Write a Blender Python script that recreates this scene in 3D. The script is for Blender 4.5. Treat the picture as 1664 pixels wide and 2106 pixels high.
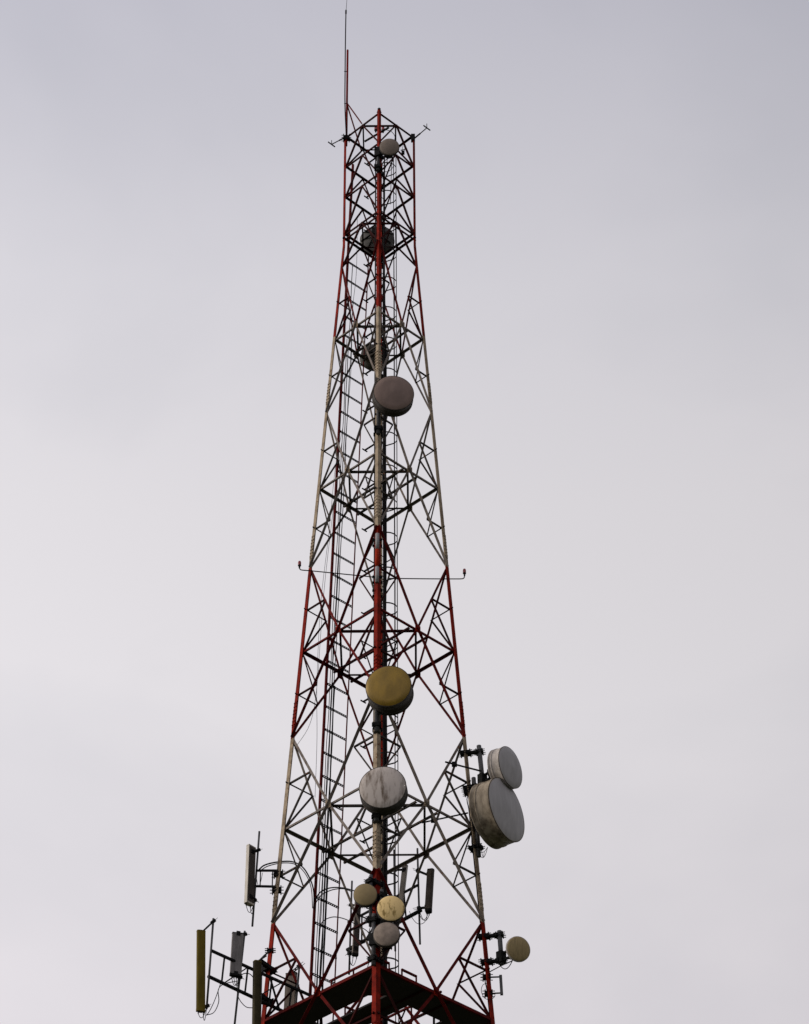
# A red and white lattice radio mast with dishes and sector antennas, seen from the ground under an overcast sky.
import bpy, math, random
from mathutils import Vector, Matrix
V = Vector
random.seed(7)
for o in list(bpy.data.objects):
    bpy.data.objects.remove(o)
scene = bpy.context.scene
COL = scene.collection

# ------------------------------------------------------------------ camera
EYE = V((0.0, -62.084, 1.7))
PITCH, HEADING, ROLL = 0.66622, 0.012015, 0.0053714
fwd = V((math.sin(HEADING) * math.cos(PITCH), math.cos(HEADING) * math.cos(PITCH), math.sin(PITCH)))
rgt = V((math.cos(HEADING), -math.sin(HEADING), 0))
upv = rgt.cross(fwd)
cr, sr = math.cos(ROLL), math.sin(ROLL)
rgt, upv = cr * rgt - sr * upv, sr * rgt + cr * upv
cam = bpy.data.cameras.new('camera')
cam.sensor_fit = 'VERTICAL'
cam.sensor_height = 36.0
cam.lens = 36.0 * 5600.1 / 2106.0
cam.clip_start = 0.5
cam.clip_end = 12000
cam_ob = bpy.data.objects.new('camera', cam)
COL.objects.link(cam_ob)
cam_ob.matrix_world = Matrix(((rgt.x, upv.x, -fwd.x, EYE.x), (rgt.y, upv.y, -fwd.y, EYE.y),
                              (rgt.z, upv.z, -fwd.z, EYE.z), (0, 0, 0, 1)))
scene.camera = cam_ob

# ------------------------------------------------------------------ sky and sun
SUN_AZ = math.radians(262)      # compass style: 0 = +Y, clockwise; light from the left, a little in front of the mast
SUN_EL = math.radians(24)
world = bpy.data.worlds.new('World')
scene.world = world
world.use_nodes = True
wt = world.node_tree
for n in list(wt.nodes):
    wt.nodes.remove(n)
def wn(t, **k):
    n = wt.nodes.new(t)
    for a, b in k.items():
        setattr(n, a, b)
    return n
sky = wn('ShaderNodeTexSky', sky_type='NISHITA', sun_disc=False)
sky.sun_elevation = SUN_EL
sky.sun_rotation = SUN_AZ
tc = wn('ShaderNodeTexCoord')
sep = wn('ShaderNodeSeparateXYZ')
wt.links.new(tc.outputs['Generated'], sep.inputs[0])
# cloud deck: pale near the horizon, greyer and a touch bluer overhead
RAMP0, RAMP1 = (0.755, 0.717, 0.739), (0.361, 0.358, 0.400)
RAMP = ((0.462, (0.762, 0.724, 0.747)), (0.553, (0.678, 0.659, 0.682)), (0.618, (0.639, 0.622, 0.645)), (0.680, (0.575, 0.565, 0.600)), (0.752, (0.451, 0.448, 0.501)))
elev = wn('ShaderNodeValToRGB')
el = elev.color_ramp.elements
for e_, (ps, c) in zip((el[0], el[1]), ((0.0, RAMP0), (1.0, RAMP1))):
    e_.position = ps; e_.color = (*c, 1)
for ps, c in RAMP:
    e_ = el.new(ps); e_.color = (*c, 1)
wt.links.new(sep.outputs['Z'], elev.inputs[0])
nz = wn('ShaderNodeTexNoise')
nz.inputs['Scale'].default_value = 3.2
nz.inputs['Detail'].default_value = 5.0
nz.inputs['Roughness'].default_value = 0.5
nz.inputs['Distortion'].default_value = 0.4
mp = wn('ShaderNodeMapping')
mp.inputs['Location'].default_value = (2.3, 0.4, 1.1)
mp.inputs['Scale'].default_value = (1.0, 1.0, 1.5)
wt.links.new(tc.outputs['Generated'], mp.inputs[0])
wt.links.new(mp.outputs[0], nz.inputs['Vector'])
cl = wn('ShaderNodeValToRGB')
cl.color_ramp.elements[0].position = 0.30; cl.color_ramp.elements[0].color = (0.84, 0.85, 0.875, 1)
cl.color_ramp.elements[1].position = 0.66; cl.color_ramp.elements[1].color = (1.07, 1.06, 1.06, 1)
wt.links.new(nz.outputs[0], cl.inputs[0])
mul = wn('ShaderNodeMixRGB', blend_type='MULTIPLY')
mul.inputs[0].default_value = 1.0
wt.links.new(elev.outputs[0], mul.inputs[1])
wt.links.new(cl.outputs[0], mul.inputs[2])
# the veiled sun: the cloud is lighter towards it and greyer away from it
sund = wn('ShaderNodeVectorMath', operation='DOT_PRODUCT')
sund.inputs[1].default_value = (math.sin(SUN_AZ) * math.cos(SUN_EL), math.cos(SUN_AZ) * math.cos(SUN_EL), math.sin(SUN_EL))
wt.links.new(tc.outputs['Generated'], sund.inputs[0])
veil = wn('ShaderNodeMath', operation='MULTIPLY_ADD')
veil.inputs[1].default_value = 0.6
veil.inputs[2].default_value = 1.0
wt.links.new(sund.outputs['Value'], veil.inputs[0])
mul2 = wn('ShaderNodeMixRGB', blend_type='MULTIPLY')
mul2.inputs[0].default_value = 1.0
wt.links.new(mul.outputs[0], mul2.inputs[1])
wt.links.new(veil.outputs[0], mul2.inputs[2])
dim = wn('ShaderNodeMixRGB', blend_type='MULTIPLY')
dim.inputs[0].default_value = 1.0
dim.inputs[2].default_value = (0.1, 0.1, 0.1, 1)
wt.links.new(sky.outputs[0], dim.inputs[1])
cover = wn('ShaderNodeMixRGB', blend_type='MIX')
cover.inputs[0].default_value = 0.95     # almost closed cloud
wt.links.new(dim.outputs[0], cover.inputs[1])
wt.links.new(mul2.outputs[0], cover.inputs[2])
bg = wn('ShaderNodeBackground')
bg.inputs['Strength'].default_value = 1.0
wt.links.new(cover.outputs[0], bg.inputs[0])
wo = wn('ShaderNodeOutputWorld')
wt.links.new(bg.outputs[0], wo.inputs[0])

sun = bpy.data.lights.new('sun', 'SUN')
sun.energy = 2.0
sun.angle = math.radians(14)
sun.color = (1.0, 0.90, 0.76)
sun_ob = bpy.data.objects.new('sun', sun)
COL.objects.link(sun_ob)
sdir = V((math.sin(SUN_AZ) * math.cos(SUN_EL), math.cos(SUN_AZ) * math.cos(SUN_EL), math.sin(SUN_EL)))
sun_ob.rotation_euler = (-sdir).to_track_quat('-Z', 'Y').to_euler()
sun_ob.location = (-40, -30, 60)

vs = scene.view_settings
vs.view_transform = 'Standard'
vs.look = 'None'
vs.exposure = 0.0
vs.gamma = 1.0
vs.use_curve_mapping = False
scene.render.engine = 'CYCLES'

# ------------------------------------------------------------------ materials
def material(name):
    m = bpy.data.materials.new(name)
    m.use_nodes = True
    nt = m.node_tree
    b = nt.nodes['Principled BSDF']
    return m, nt, b

def worn(name, base, rough=0.6, metal=0.0, scale=6.0, dark=0.6, tint=None, stretch=(1, 1, 1), spec=0.3, lo=0.35, hi=0.65, bump=0.0):
    """A colour broken up by grime: dirt colour = base * dark (or tint) where a noise is low."""
    m, nt, b = material(name)
    t = nt.nodes.new('ShaderNodeTexCoord')
    mapn = nt.nodes.new('ShaderNodeMapping')
    mapn.inputs['Scale'].default_value = stretch
    nt.links.new(t.outputs['Object'], mapn.inputs[0])
    n = nt.nodes.new('ShaderNodeTexNoise')
    n.inputs['Scale'].default_value = scale
    n.inputs['Detail'].default_value = 6
    n.inputs['Roughness'].default_value = 0.62
    nt.links.new(mapn.outputs[0], n.inputs['Vector'])
    r = nt.nodes.new('ShaderNodeValToRGB')
    d = tint if tint else tuple(c * dark for c in base)
    r.color_ramp.elements[0].position = lo; r.color_ramp.elements[0].color = (*d, 1)
    r.color_ramp.elements[1].position = hi; r.color_ramp.elements[1].color = (*base, 1)
    nt.links.new(n.outputs[0], r.inputs[0])
    nt.links.new(r.outputs[0], b.inputs['Base Color'])
    b.inputs['Roughness'].default_value = rough
    b.inputs['Metallic'].default_value = metal
    b.inputs['Specular IOR Level'].default_value = spec
    if bump:
        bp = nt.nodes.new('ShaderNodeBump')
        bp.inputs['Strength'].default_value = bump
        bp.inputs['Distance'].default_value = 0.01
        nt.links.new(n.outputs[0], bp.inputs['Height'])
        nt.links.new(bp.outputs[0], b.inputs['Normal'])
    return m

# tower levels (metres above ground): single panels of the straight head, then alternate joint / waist levels of the tapering body
HEAD = [66.01, 64.64, 63.26, 61.63]
JOINT = [60.25, 54.26, 48.47, 42.69, 36.96, 31.40, 25.70, 20.00, 14.30, 8.60]
WAIST = [57.18, 51.35, 45.54, 39.78, 34.17, 28.55, 22.85, 17.15, 11.45]
BREAK, TOPD, TAPER, TURN = 61.158, 1.096, 0.0669, -0.01422
BANDS = [57.30, 48.47, 42.66, 36.93, 31.4, 25.7, 20.0, 14.3, 8.6]      # red above the first, then white, red, white ...

def paint_material(name, red_c, white_c, red_d, white_d, freckle=0.12):
    m, nt, b = material(name)
    L = nt.links.new
    t = nt.nodes.new('ShaderNodeTexCoord')
    s = nt.nodes.new('ShaderNodeSeparateXYZ')
    L(t.outputs['Object'], s.inputs[0])
    rn = nt.nodes.new('ShaderNodeTexNoise'); rn.inputs['Scale'].default_value = 9.0
    L(t.outputs['Object'], rn.inputs['Vector'])
    rag = nt.nodes.new('ShaderNodeMath'); rag.operation = 'MULTIPLY_ADD'; rag.inputs[1].default_value = 0.08
    L(rn.outputs[0], rag.inputs[0]); L(s.outputs['Z'], rag.inputs[2])
    # which coat: count the band edges above the point; odd = white
    acc = None
    for k, z in enumerate(BANDS):
        lt = nt.nodes.new('ShaderNodeMath'); lt.operation = 'LESS_THAN'
        L(rag.outputs[0], lt.inputs[0]); lt.inputs[1].default_value = z + 0.04
        mm = nt.nodes.new('ShaderNodeMath'); mm.operation = 'MULTIPLY'
        L(lt.outputs[0], mm.inputs[0]); mm.inputs[1].default_value = 1 if k % 2 == 0 else -1
        if acc is None:
            acc = mm
        else:
            ad = nt.nodes.new('ShaderNodeMath'); ad.operation = 'ADD'
            L(acc.outputs[0], ad.inputs[0]); L(mm.outputs[0], ad.inputs[1]); acc = ad
    n = nt.nodes.new('ShaderNodeTexNoise')
    n.inputs['Scale'].default_value = 3.5; n.inputs['Detail'].default_value = 7; n.inputs['Roughness'].default_value = 0.65
    L(t.outputs['Object'], n.inputs['Vector'])
    red = nt.nodes.new('ShaderNodeValToRGB')
    e = red.color_ramp.elements
    e[0].position = 0.34; e[0].color = (*red_d, 1)
    e[1].position = 0.62; e[1].color = (*red_c, 1)
    L(n.outputs[0], red.inputs[0])
    wh = nt.nodes.new('ShaderNodeValToRGB')
    e = wh.color_ramp.elements
    e[0].position = 0.30; e[0].color = (*white_d, 1)
    e[1].position = 0.55; e[1].color = (*white_c, 1)
    L(n.outputs[0], wh.inputs[0])
    n2 = nt.nodes.new('ShaderNodeTexNoise')           # rust freckles through the white coat
    n2.inputs['Scale'].default_value = 11; n2.inputs['Detail'].default_value = 4
    L(t.outputs['Object'], n2.inputs['Vector'])
    rm = nt.nodes.new('ShaderNodeMapRange')
    rm.inputs['From Min'].default_value = 0.60; rm.inputs['From Max'].default_value = 0.70; rm.inputs['From Min'].default_value = 0.72 - freckle
    L(n2.outputs[0], rm.inputs['Value'])
    mr = nt.nodes.new('ShaderNodeMixRGB')
    L(rm.outputs[0], mr.inputs[0]); L(wh.outputs[0], mr.inputs[1]); mr.inputs[2].default_value = (0.13, 0.055, 0.025, 1)
    mx = nt.nodes.new('ShaderNodeMixRGB')
    L(acc.outputs[0], mx.inputs[0]); L(red.outputs[0], mx.inputs[1]); L(mr.outputs[0], mx.inputs[2])
    L(mx.outputs[0], b.inputs['Base Color'])
    b.inputs['Roughness'].default_value = 0.75
    b.inputs['Specular IOR Level'].default_value = 0.05
    return m

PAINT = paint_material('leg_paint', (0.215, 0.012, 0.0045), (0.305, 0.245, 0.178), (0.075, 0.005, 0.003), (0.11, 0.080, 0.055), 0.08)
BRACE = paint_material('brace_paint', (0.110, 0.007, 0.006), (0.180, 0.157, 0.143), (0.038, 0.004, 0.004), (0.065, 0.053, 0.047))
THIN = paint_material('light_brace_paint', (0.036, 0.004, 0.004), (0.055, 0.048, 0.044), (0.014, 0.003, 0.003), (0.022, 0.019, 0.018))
STEEL = worn('dark_galvanised_steel', (0.016, 0.016, 0.017), 0.75, 0.0, 9, 0.5, spec=0.06)
PIPE = worn('grey_galvanised_pipe', (0.085, 0.085, 0.092), 0.6, 0.0, 14, 0.55, spec=0.1, stretch=(1, 1, 0.3))
REDSTEEL = worn('dark_red_steel', (0.115, 0.009, 0.008), 0.7, 0.0, 5, 0.5, spec=0.06)
LADDER = worn('ladder_steel', (0.016, 0.012, 0.012), 0.7, 0.0, 8, 0.5, spec=0.06)
DECK = worn('deck_plate', (0.022, 0.016, 0.015), 0.8, 0.0, 4, 0.5)
RUBBER = worn('black_cable_sheath', (0.011, 0.011, 0.012), 0.7, 0.0, 12, 0.6, spec=0.06)
LAMPRED = worn('red_lamp_glass', (0.24, 0.012, 0.016), 0.25, 0.0, 20, 0.6, spec=0.5)
CONCRETE = worn('concrete', (0.32, 0.31, 0.29), 0.9, 0.0, 3, 0.7)
GRASS = worn('meadow_ground', (0.060, 0.075, 0.032), 0.95, 0.0, 0.35, 0.5, tint=(0.045, 0.048, 0.026))
R_BROWN = worn('brown_grey_radome', (0.20, 0.140, 0.120), 0.6, 0, 2.6, 0.72, stretch=(1.4, 1, 0.7), lo=0.28, hi=0.66)
R_TAUPE = worn('taupe_radome', (0.20, 0.16, 0.135), 0.7, 0, 4, 0.8)
R_YELLOW = worn('mustard_radome', (0.245, 0.148, 0.010), 0.38, 0.25, 2.4, 0.6, stretch=(1.3, 1, 0.7), lo=0.28, hi=0.70, spec=0.45)
R_STAIN = worn('stained_white_radome', (0.43, 0.385, 0.36), 0.75, 0, 3.6, 0.5, tint=(0.12, 0.09, 0.068), stretch=(2.0, 1.0, 0.5), lo=0.33, hi=0.52)
R_TAN = worn('tan_radome', (0.285, 0.215, 0.108), 0.7, 0, 3.2, 0.8)
R_CREAM = worn('cream_radome', (0.72, 0.53, 0.245), 0.7, 0, 5.6, 0.4, tint=(0.28, 0.19, 0.06), stretch=(1.8, 1, 0.6), lo=0.36, hi=0.46)
R_GREYTAN = worn('grey_tan_radome', (0.30, 0.24, 0.20), 0.7, 0, 3.6, 0.55)
R_STRAW = worn('straw_radome', (0.31, 0.235, 0.115), 0.7, 0, 7, 0.7, stretch=(3, 1, 0.4))
R_GREY = worn('weathered_grey_radome', (0.35, 0.338, 0.345), 0.6, 0, 3.0, 0.78, stretch=(2.0, 2.0, 0.5), lo=0.3, hi=0.66)
SHROUD = worn('grimy_off_white_shroud', (0.30, 0.255, 0.20), 0.75, 0, 3.4, 0.5, tint=(0.09, 0.070, 0.048), stretch=(1.5, 1.5, 0.5), lo=0.32, hi=0.60, spec=0.1)
SHROUD_PALE = worn('pale_shroud', (0.40, 0.365, 0.345), 0.75, 0, 5, 0.6)
SHROUD_DARK = worn('dark_shroud', (0.050, 0.042, 0.036), 0.75, 0, 4, 0.6)
BOWL = worn('grey_reflector_back', (0.072, 0.068, 0.064), 0.6, 0.0, 4, 0.5)
BOWL_GREEN = worn('olive_grey_reflector_back', (0.055, 0.052, 0.042), 0.6, 0.0, 4, 0.5)
P_GREY = worn('grey_panel_plastic', (0.20, 0.188, 0.188), 0.65, 0, 5, 0.6, spec=0.12, stretch=(2, 2, 0.5))
P_BACK = worn('panel_back_metal', (0.065, 0.052, 0.046), 0.6, 0, 6, 0.6)
P_OLIVE = worn('olive_panel_plastic', (0.120, 0.086, 0.010), 0.65, 0, 3, 0.65, spec=0.08, stretch=(2, 2, 0.6))
P_DARK = worn('dark_olive_panel_plastic', (0.045, 0.037, 0.018), 0.7, 0, 4, 0.6, spec=0.08)
P_DUSK = worn('dusky_panel_plastic', (0.075, 0.060, 0.052), 0.65, 0, 4, 0.6, spec=0.15)
P_LIGHT = worn('light_grey_panel_plastic', (0.52, 0.48, 0.43), 0.6, 0, 5, 0.7, stretch=(2, 2, 0.5))
P_WARM = worn('warm_grey_panel_plastic', (0.19, 0.16, 0.14), 0.65, 0, 5, 0.6, spec=0.12, stretch=(2, 2, 0.5))

# ------------------------------------------------------------------ mesh helpers
class MB:
    """collects shapes in world coordinates; part() turns them into ONE mesh object"""
    def __init__(self):
        self.v, self.f, self.smooth = [], [], []
    def add(self, vs_, fs, smooth=False):
        o = len(self.v)
        self.v += [V(p) for p in vs_]
        for f in fs:
            self.f.append([i + o for i in f]); self.smooth.append(smooth)
        return self
    def box(self, c, ax, ay, az):
        """box with centre c and half-axis vectors"""
        c = V(c)
        p = [c + sx * ax + sy * ay + sz * az for sz in (-1, 1) for sy in (-1, 1) for sx in (-1, 1)]
        return self.add(p, [(0, 2, 3, 1), (4, 5, 7, 6), (0, 1, 5, 4), (2, 6, 7, 3), (0, 4, 6, 2), (1, 3, 7, 5)])
    def bar(self, a, b, w, h, up=V((0, 0, 1))):
        a, b = V(a), V(b)
        d = (b - a)
        u = d.normalized()
        s = u.cross(up)
        if s.length < 1e-4:
            s = u.cross(V((1, 0, 0)))
        s.normalize()
        t = s.cross(u)
        return self.box((a + b) / 2, d / 2, s * w / 2, t * h / 2)
    def tube(self, pts, r, n=8, cap=True, r2=None):
        pts = [V(p) for p in pts]
        rings, fs = [], []
        prev = None
        for i, p in enumerate(pts):
            d = (pts[min(i + 1, len(pts) - 1)] - pts[max(i - 1, 0)]).normalized()
            if prev is None:
                s = d.cross(V((0, 0, 1)))
                if s.length < 1e-3:
                    s = d.cross(V((0, 1, 0)))
            else:
                s = prev - d * prev.dot(d)
            s.normalize(); prev = s
            t = d.cross(s)
            rr = r if r2 is None else r + (r2 - r) * i / (len(pts) - 1)
            rings += [p + rr * (math.cos(2 * math.pi * k / n) * s + math.sin(2 * math.pi * k / n) * t) for k in range(n)]
        for i in range(len(pts) - 1):
            for k in range(n):
                k2 = (k + 1) % n
                fs.append((i * n + k, i * n + k2, (i + 1) * n + k2, (i + 1) * n + k))
        self.add(rings, fs, True)
        if cap:
            o = len(self.v) - len(rings)
            self.f.append([o + k for k in range(n)][::-1]); self.smooth.append(False)
            self.f.append([o + (len(pts) - 1) * n + k for k in range(n)]); self.smooth.append(False)
        return self
    def angle(self, a, b, e1, e2, w, t=0.010, w2=None, in_w=None):
        """steel angle (L section): corner line a-b, flanges along e1 and e2"""
        a, b = V(a), V(b)
        w2 = w2 or w
        vs_ = []
        for p, ww in ((a, w), (b, w2)):
            iw = in_w or ww
            for x, y in ((0, 0), (ww, 0), (ww, t), (t, t), (t, iw), (0, iw)):
                vs_.append(p + e1 * x + e2 * y)
        fs = [(i, (i + 1) % 6, 6 + (i + 1) % 6, 6 + i) for i in range(6)]
        fs += [(0, 1, 2, 3)[::-1], (0, 3, 4, 5)[::-1], (6, 7, 8, 9), (6, 9, 10, 11)]
        return self.add(vs_, fs)
    def lathe(self, c, n, prof, seg=48, smooth=True):
        """profile of (radius, height along n) turned round the axis through c"""
        n = n.normalized()
        s = n.cross(V((0, 0, 1)))
        if s.length < 1e-3:
            s = V((1, 0, 0))
        s.normalize(); t = s.cross(n)
        vs_, fs = [], []
        for (r, h) in prof:
            for k in range(seg):
                a = 2 * math.pi * k / seg
                vs_.append(V(c) + n * h + (s * math.cos(a) + t * math.sin(a)) * max(r, 1e-4))
        for i in range(len(prof) - 1):
            for k in range(seg):
                k2 = (k + 1) % seg
                fs.append((i * seg + k, i * seg + k2, (i + 1) * seg + k2, (i + 1) * seg + k))
        return self.add(vs_, fs, smooth)
    def sweep(self, prof, a, b, ex, ey):
        """closed 2D profile carried from a to b"""
        k = len(prof)
        vs_ = [V(p) + ex * x + ey * y for p in (a, b) for x, y in prof]
        fs = [(i, (i + 1) % k, k + (i + 1) % k, k + i) for i in range(k)]
        fs += [tuple(range(k))[::-1], tuple(range(k, 2 * k))]
        return self.add(vs_, fs)
    def mesh(self, name, mat, origin=V((0, 0, 0))):
        me = bpy.data.meshes.new(name)
        me.from_pydata([p - origin for p in self.v], [], self.f)
        me.polygons.foreach_set('use_smooth', self.smooth)
        me.materials.append(mat)
        me.validate()
        me.update()
        return me

def link(name, data, parent=None, loc=None):
    o = bpy.data.objects.new(name, data)
    COL.objects.link(o)
    if parent:
        o.parent = parent
    if loc is not None:
        o.location = loc
    return o

ORIGIN = {}
def thing(name, loc, label, cat, group=None):
    o = link(name, None, None, loc)
    o.empty_display_size = 0.3
    o['label'] = label; o['category'] = cat
    if group:
        o['group'] = group
    ORIGIN[o.name] = V(loc)
    return o

def part(name, mb, mat, parent, label=None):
    root = parent.name
    org = ORIGIN[root]
    o = link(name, mb.mesh(name, mat, org), parent)
    ORIGIN[o.name] = org              # sub-parts share the thing's origin
    if label:
        o['label'] = label
    return o

def single(name, mb, mat, loc, label, cat, group=None):
    o = link(name, mb.mesh(name, mat, V(loc)), None, loc)
    o['label'] = label; o['category'] = cat
    if group:
        o['group'] = group
    return o

def curve(pts, n=6):
    """smooth run through the points (Catmull-Rom)"""
    pts = [V(p) for p in pts]
    q = [2 * pts[0] - pts[1]] + pts + [2 * pts[-1] - pts[-2]]
    out = []
    for i in range(1, len(q) - 2):
        for k in range(n):
            t = k / n
            a, b, c, d = q[i - 1], q[i], q[i + 1], q[i + 2]
            out.append(0.5 * ((2 * b) + (c - a) * t + (2 * a - 5 * b + 4 * c - d) * t * t + (3 * b - a - 3 * c + d) * t ** 3))
    out.append(pts[-1])
    return out

# ------------------------------------------------------------------ ground
g = MB()
S = 5000
g.add([(-S, -S, 0), (S, -S, 0), (S, S, 0), (-S, S, 0)], [(0, 1, 2, 3)])
go = link('ground', g.mesh('ground', GRASS))
go['kind'] = 'structure'

# ------------------------------------------------------------------ the mast
def half_diag(z):
    return TOPD + max(0.0, BREAK - z) * TAPER
ANG = {'F': -math.pi / 2, 'R': 0.0, 'B': math.pi / 2, 'L': math.pi}
def leg_at(k, z):
    d = half_diag(z)
    a = ANG[k] + TURN
    return V((d * math.cos(a), d * math.sin(a), z))
FACES = [('L', 'F'), ('F', 'R'), ('R', 'B'), ('B', 'L')]
def face_normal(a, b):
    m = leg_at(a, 40) + leg_at(b, 40)
    return V((m.x, m.y, 0)).normalized()

tower = thing('lattice_tower', (0, 0, 0), 'tall red and white square lattice steel mast carrying all the antennas', 'tower')

ZT = HEAD[0]
for k in 'FRBL':
    i = 'FRBL'.index(k)
    prv, nxt = 'FRBL'[i - 1], 'FRBL'[(i + 1) % 4]
    mb = MB()
    zs = [0.35, 8.6, 20.0, 31.4, 42.69, 54.26, BREAK, ZT + (0.10 if k == 'F' else 0.06)]
    ws = [0.24, 0.21, 0.175, 0.150, 0.128, 0.110, 0.094, 0.090]
    for j in range(len(zs) - 1):
        a, b = leg_at(k, zs[j]), leg_at(k, zs[j + 1])
        e1 = (leg_at(prv, 40) - leg_at(k, 40)).normalized()
        e2 = (leg_at(nxt, 40) - leg_at(k, 40)).normalized()
        outw = V((leg_at(k, 40).x, leg_at(k, 40).y, 0)).normalized() * 0.055
        mb.angle(a + outw, b + outw, e1, e2, ws[j], 0.014, ws[j + 1])
    lg = part('leg', mb, PAINT, tower)
    # bolted splices just above each joint
    for zj in JOINT[1:6]:
        sp = MB()
        w = 0.122
        for e in (e1, e2):
            nrm = e.cross(V((0, 0, 1)))
            if nrm.dot(outw) < 0:
                nrm = -nrm
            c0 = leg_at(k, zj + 0.75) + outw + e * (w * 0.5) + nrm * 0.006
            ax = (leg_at(k, zj + 1.2) - leg_at(k, zj + 0.3)).normalized()
            sp.box(c0, e * (w * 0.46), nrm * 0.006, ax * 0.42)
            for r in range(7):
                for sx in (-0.027, 0.042):
                    cb = c0 + ax * (-0.36 + r * 0.12) + e * sx + nrm * 0.014
                    sp.box(cb, e * 0.014, nrm * 0.016, ax * 0.014)
        part('splice_plate', sp, PAINT, lg)
    ft = MB()
    p = leg_at(k, 0)
    ft.box(V((p.x, p.y, 0.17)), V((0.7, 0, 0)), V((0, 0.7, 0)), V((0, 0, 0.17)))
    ft.box(V((p.x, p.y, 0.365)), V((0.25, 0, 0)), V((0, 0.25, 0)), V((0, 0, 0.024)))
    part('footing', ft, CONCRETE, tower)
cap = MB()
cap.box(leg_at('F', ZT + 0.13) + V((0, 0.01, 0)), V((0.05, 0, 0)), V((0, 0.05, 0)), V((0, 0, 0.03)))
cap.box(leg_at('F', ZT + 0.19) + V((0, 0.01, 0)), V((0.02, 0, 0)), V((0, 0.02, 0)), V((0, 0, 0.03)))
part('leg_cap', cap, STEEL, tower)

def member(name, p, q, fn, w, off=0.0, over=0.0, mat=None, inw=None, flange='in_low'):
    """steel angle lying in a face: one flange in the face plane, the other turned inwards along its lower edge"""
    p, q = V(p), V(q)
    u = (q - p).normalized()
    p, q = p - u * over, q + u * over
    n = (fn - u * fn.dot(u)).normalized()
    e1 = n.cross(u)
    if e1.z < 0:
        e1 = -e1
    mb = MB()
    if flange == 'in_top':
        e1 = -e1
    sh = n * off - e1 * (w * 0.5)
    mb.angle(p + sh, q + sh, e1, n if flange == 'out_low' else -n, w, 0.008, None, inw or w)
    return part(name, mb, mat or BRACE, tower)

def mid(a, b, t=0.5):
    return a + (b - a) * t

# straight head: a girt and an inverted V in every face and panel
for i, z in enumerate(HEAD):
    zn = HEAD[i + 1] if i < 3 else JOINT[0]
    for a, b in FACES:
        fn = face_normal(a, b)
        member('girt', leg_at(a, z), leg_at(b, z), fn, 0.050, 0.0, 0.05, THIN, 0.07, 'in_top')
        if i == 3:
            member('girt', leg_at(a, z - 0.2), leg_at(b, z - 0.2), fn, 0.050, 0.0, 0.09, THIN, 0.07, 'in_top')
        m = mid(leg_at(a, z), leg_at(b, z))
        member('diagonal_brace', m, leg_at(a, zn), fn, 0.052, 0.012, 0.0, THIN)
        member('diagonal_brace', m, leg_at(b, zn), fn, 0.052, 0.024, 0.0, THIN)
    if i in (0, 3):
        c = [mid(leg_at(a, z), leg_at(b, z)) for a, b in FACES]
        for j in range(4):
            mb = MB(); mb.angle(c[j] - V((0, 0, .05)), c[(j + 1) % 4] - V((0, 0, .05)), V((0, 0, 1)), (V((0, 0, z)) - mid(c[j], c[(j + 1) % 4])).normalized(), 0.05, 0.008)
            part('plan_brace', mb, THIN, tower)

# tapering body: crossed braces between the joints, a girt through each crossing, light bracing towards the legs
for i, zw in enumerate(WAIST):
    zt, zb = JOINT[i], JOINT[i + 1]
    c = []
    for a, b in FACES:
        fn = face_normal(a, b)
        A1, B1, A2, B2 = leg_at(a, zt), leg_at(b, zt), leg_at(a, zb), leg_at(b, zb)
        Aw, Bw = leg_at(a, zw), leg_at(b, zw)
        m = mid(Aw, Bw); c.append(m)
        w = 0.060 + 0.005 * i
        # each crossing: the brace that starts at the front or rear leg has its free flange outside, the other inside
        fromA = a in 'FB'
        for P_, Q_, outside in ((A1, m, fromA), (m, B2, fromA), (B1, m, not fromA), (m, A2, not fromA)):
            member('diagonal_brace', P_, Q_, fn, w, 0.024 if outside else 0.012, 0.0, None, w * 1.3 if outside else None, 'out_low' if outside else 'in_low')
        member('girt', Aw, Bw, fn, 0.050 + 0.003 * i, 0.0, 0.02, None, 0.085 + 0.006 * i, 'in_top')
        gp = MB()
        hx = (Bw - Aw).normalized()
        gp.box(m + fn * 0.040, hx * 0.10, fn * 0.005, V((0, 0, 0.125)))
        for bx_, bz_ in ((-.05, .06), (.05, .06), (-.05, -.06), (.05, -.06), (-.05, 0), (.05, 0)):
            gp.box(m + fn * 0.05 + hx * bx_ + V((0, 0, bz_)), hx * .011, fn * .012, V((0, 0, .011)))
        part('gusset_plate', gp, PAINT, tower)
        if i > 5:
            continue
        ws = 0.040 + 0.002 * i
        for k, top, bot in ((a, A1, A2), (b, B1, B2)):
            for end in (top, bot):
                zq = (end.z + zw) / 2
                lp = leg_at(k, zq)
                dp = mid(end, m, (zq - end.z) / (zw - end.z))
                u = (lp - dp).normalized()
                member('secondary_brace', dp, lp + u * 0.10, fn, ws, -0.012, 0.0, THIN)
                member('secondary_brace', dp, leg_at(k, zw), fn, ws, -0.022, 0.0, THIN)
    for j in range(4):
        a_, b_ = c[j] - V((0, 0, .06)), c[(j + 1) % 4] - V((0, 0, .06))
        inn = (V((0, 0, a_.z)) - mid(a_, b_)).normalized()
        mb = MB(); mb.angle(a_, b_, V((0, 0, 1)), inn, 0.06, 0.008)
        part('plan_brace', mb, THIN, tower)
    # ladder carriers across the mast, parallel to the front left face
    for s in (0.40, 0.62):
        a_ = mid(leg_at('L', zw), leg_at('B', zw), s) - V((0, 0, 0.10))
        b_ = mid(leg_at('F', zw), leg_at('R', zw), s) - V((0, 0, 0.10))
        mb = MB(); mb.angle(a_, b_, V((0, 0, 1)), (leg_at('B', zw) - leg_at('L', zw)).normalized(), 0.055, 0.008)
        part('ladder_carrier', mb, THIN, tower)

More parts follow.
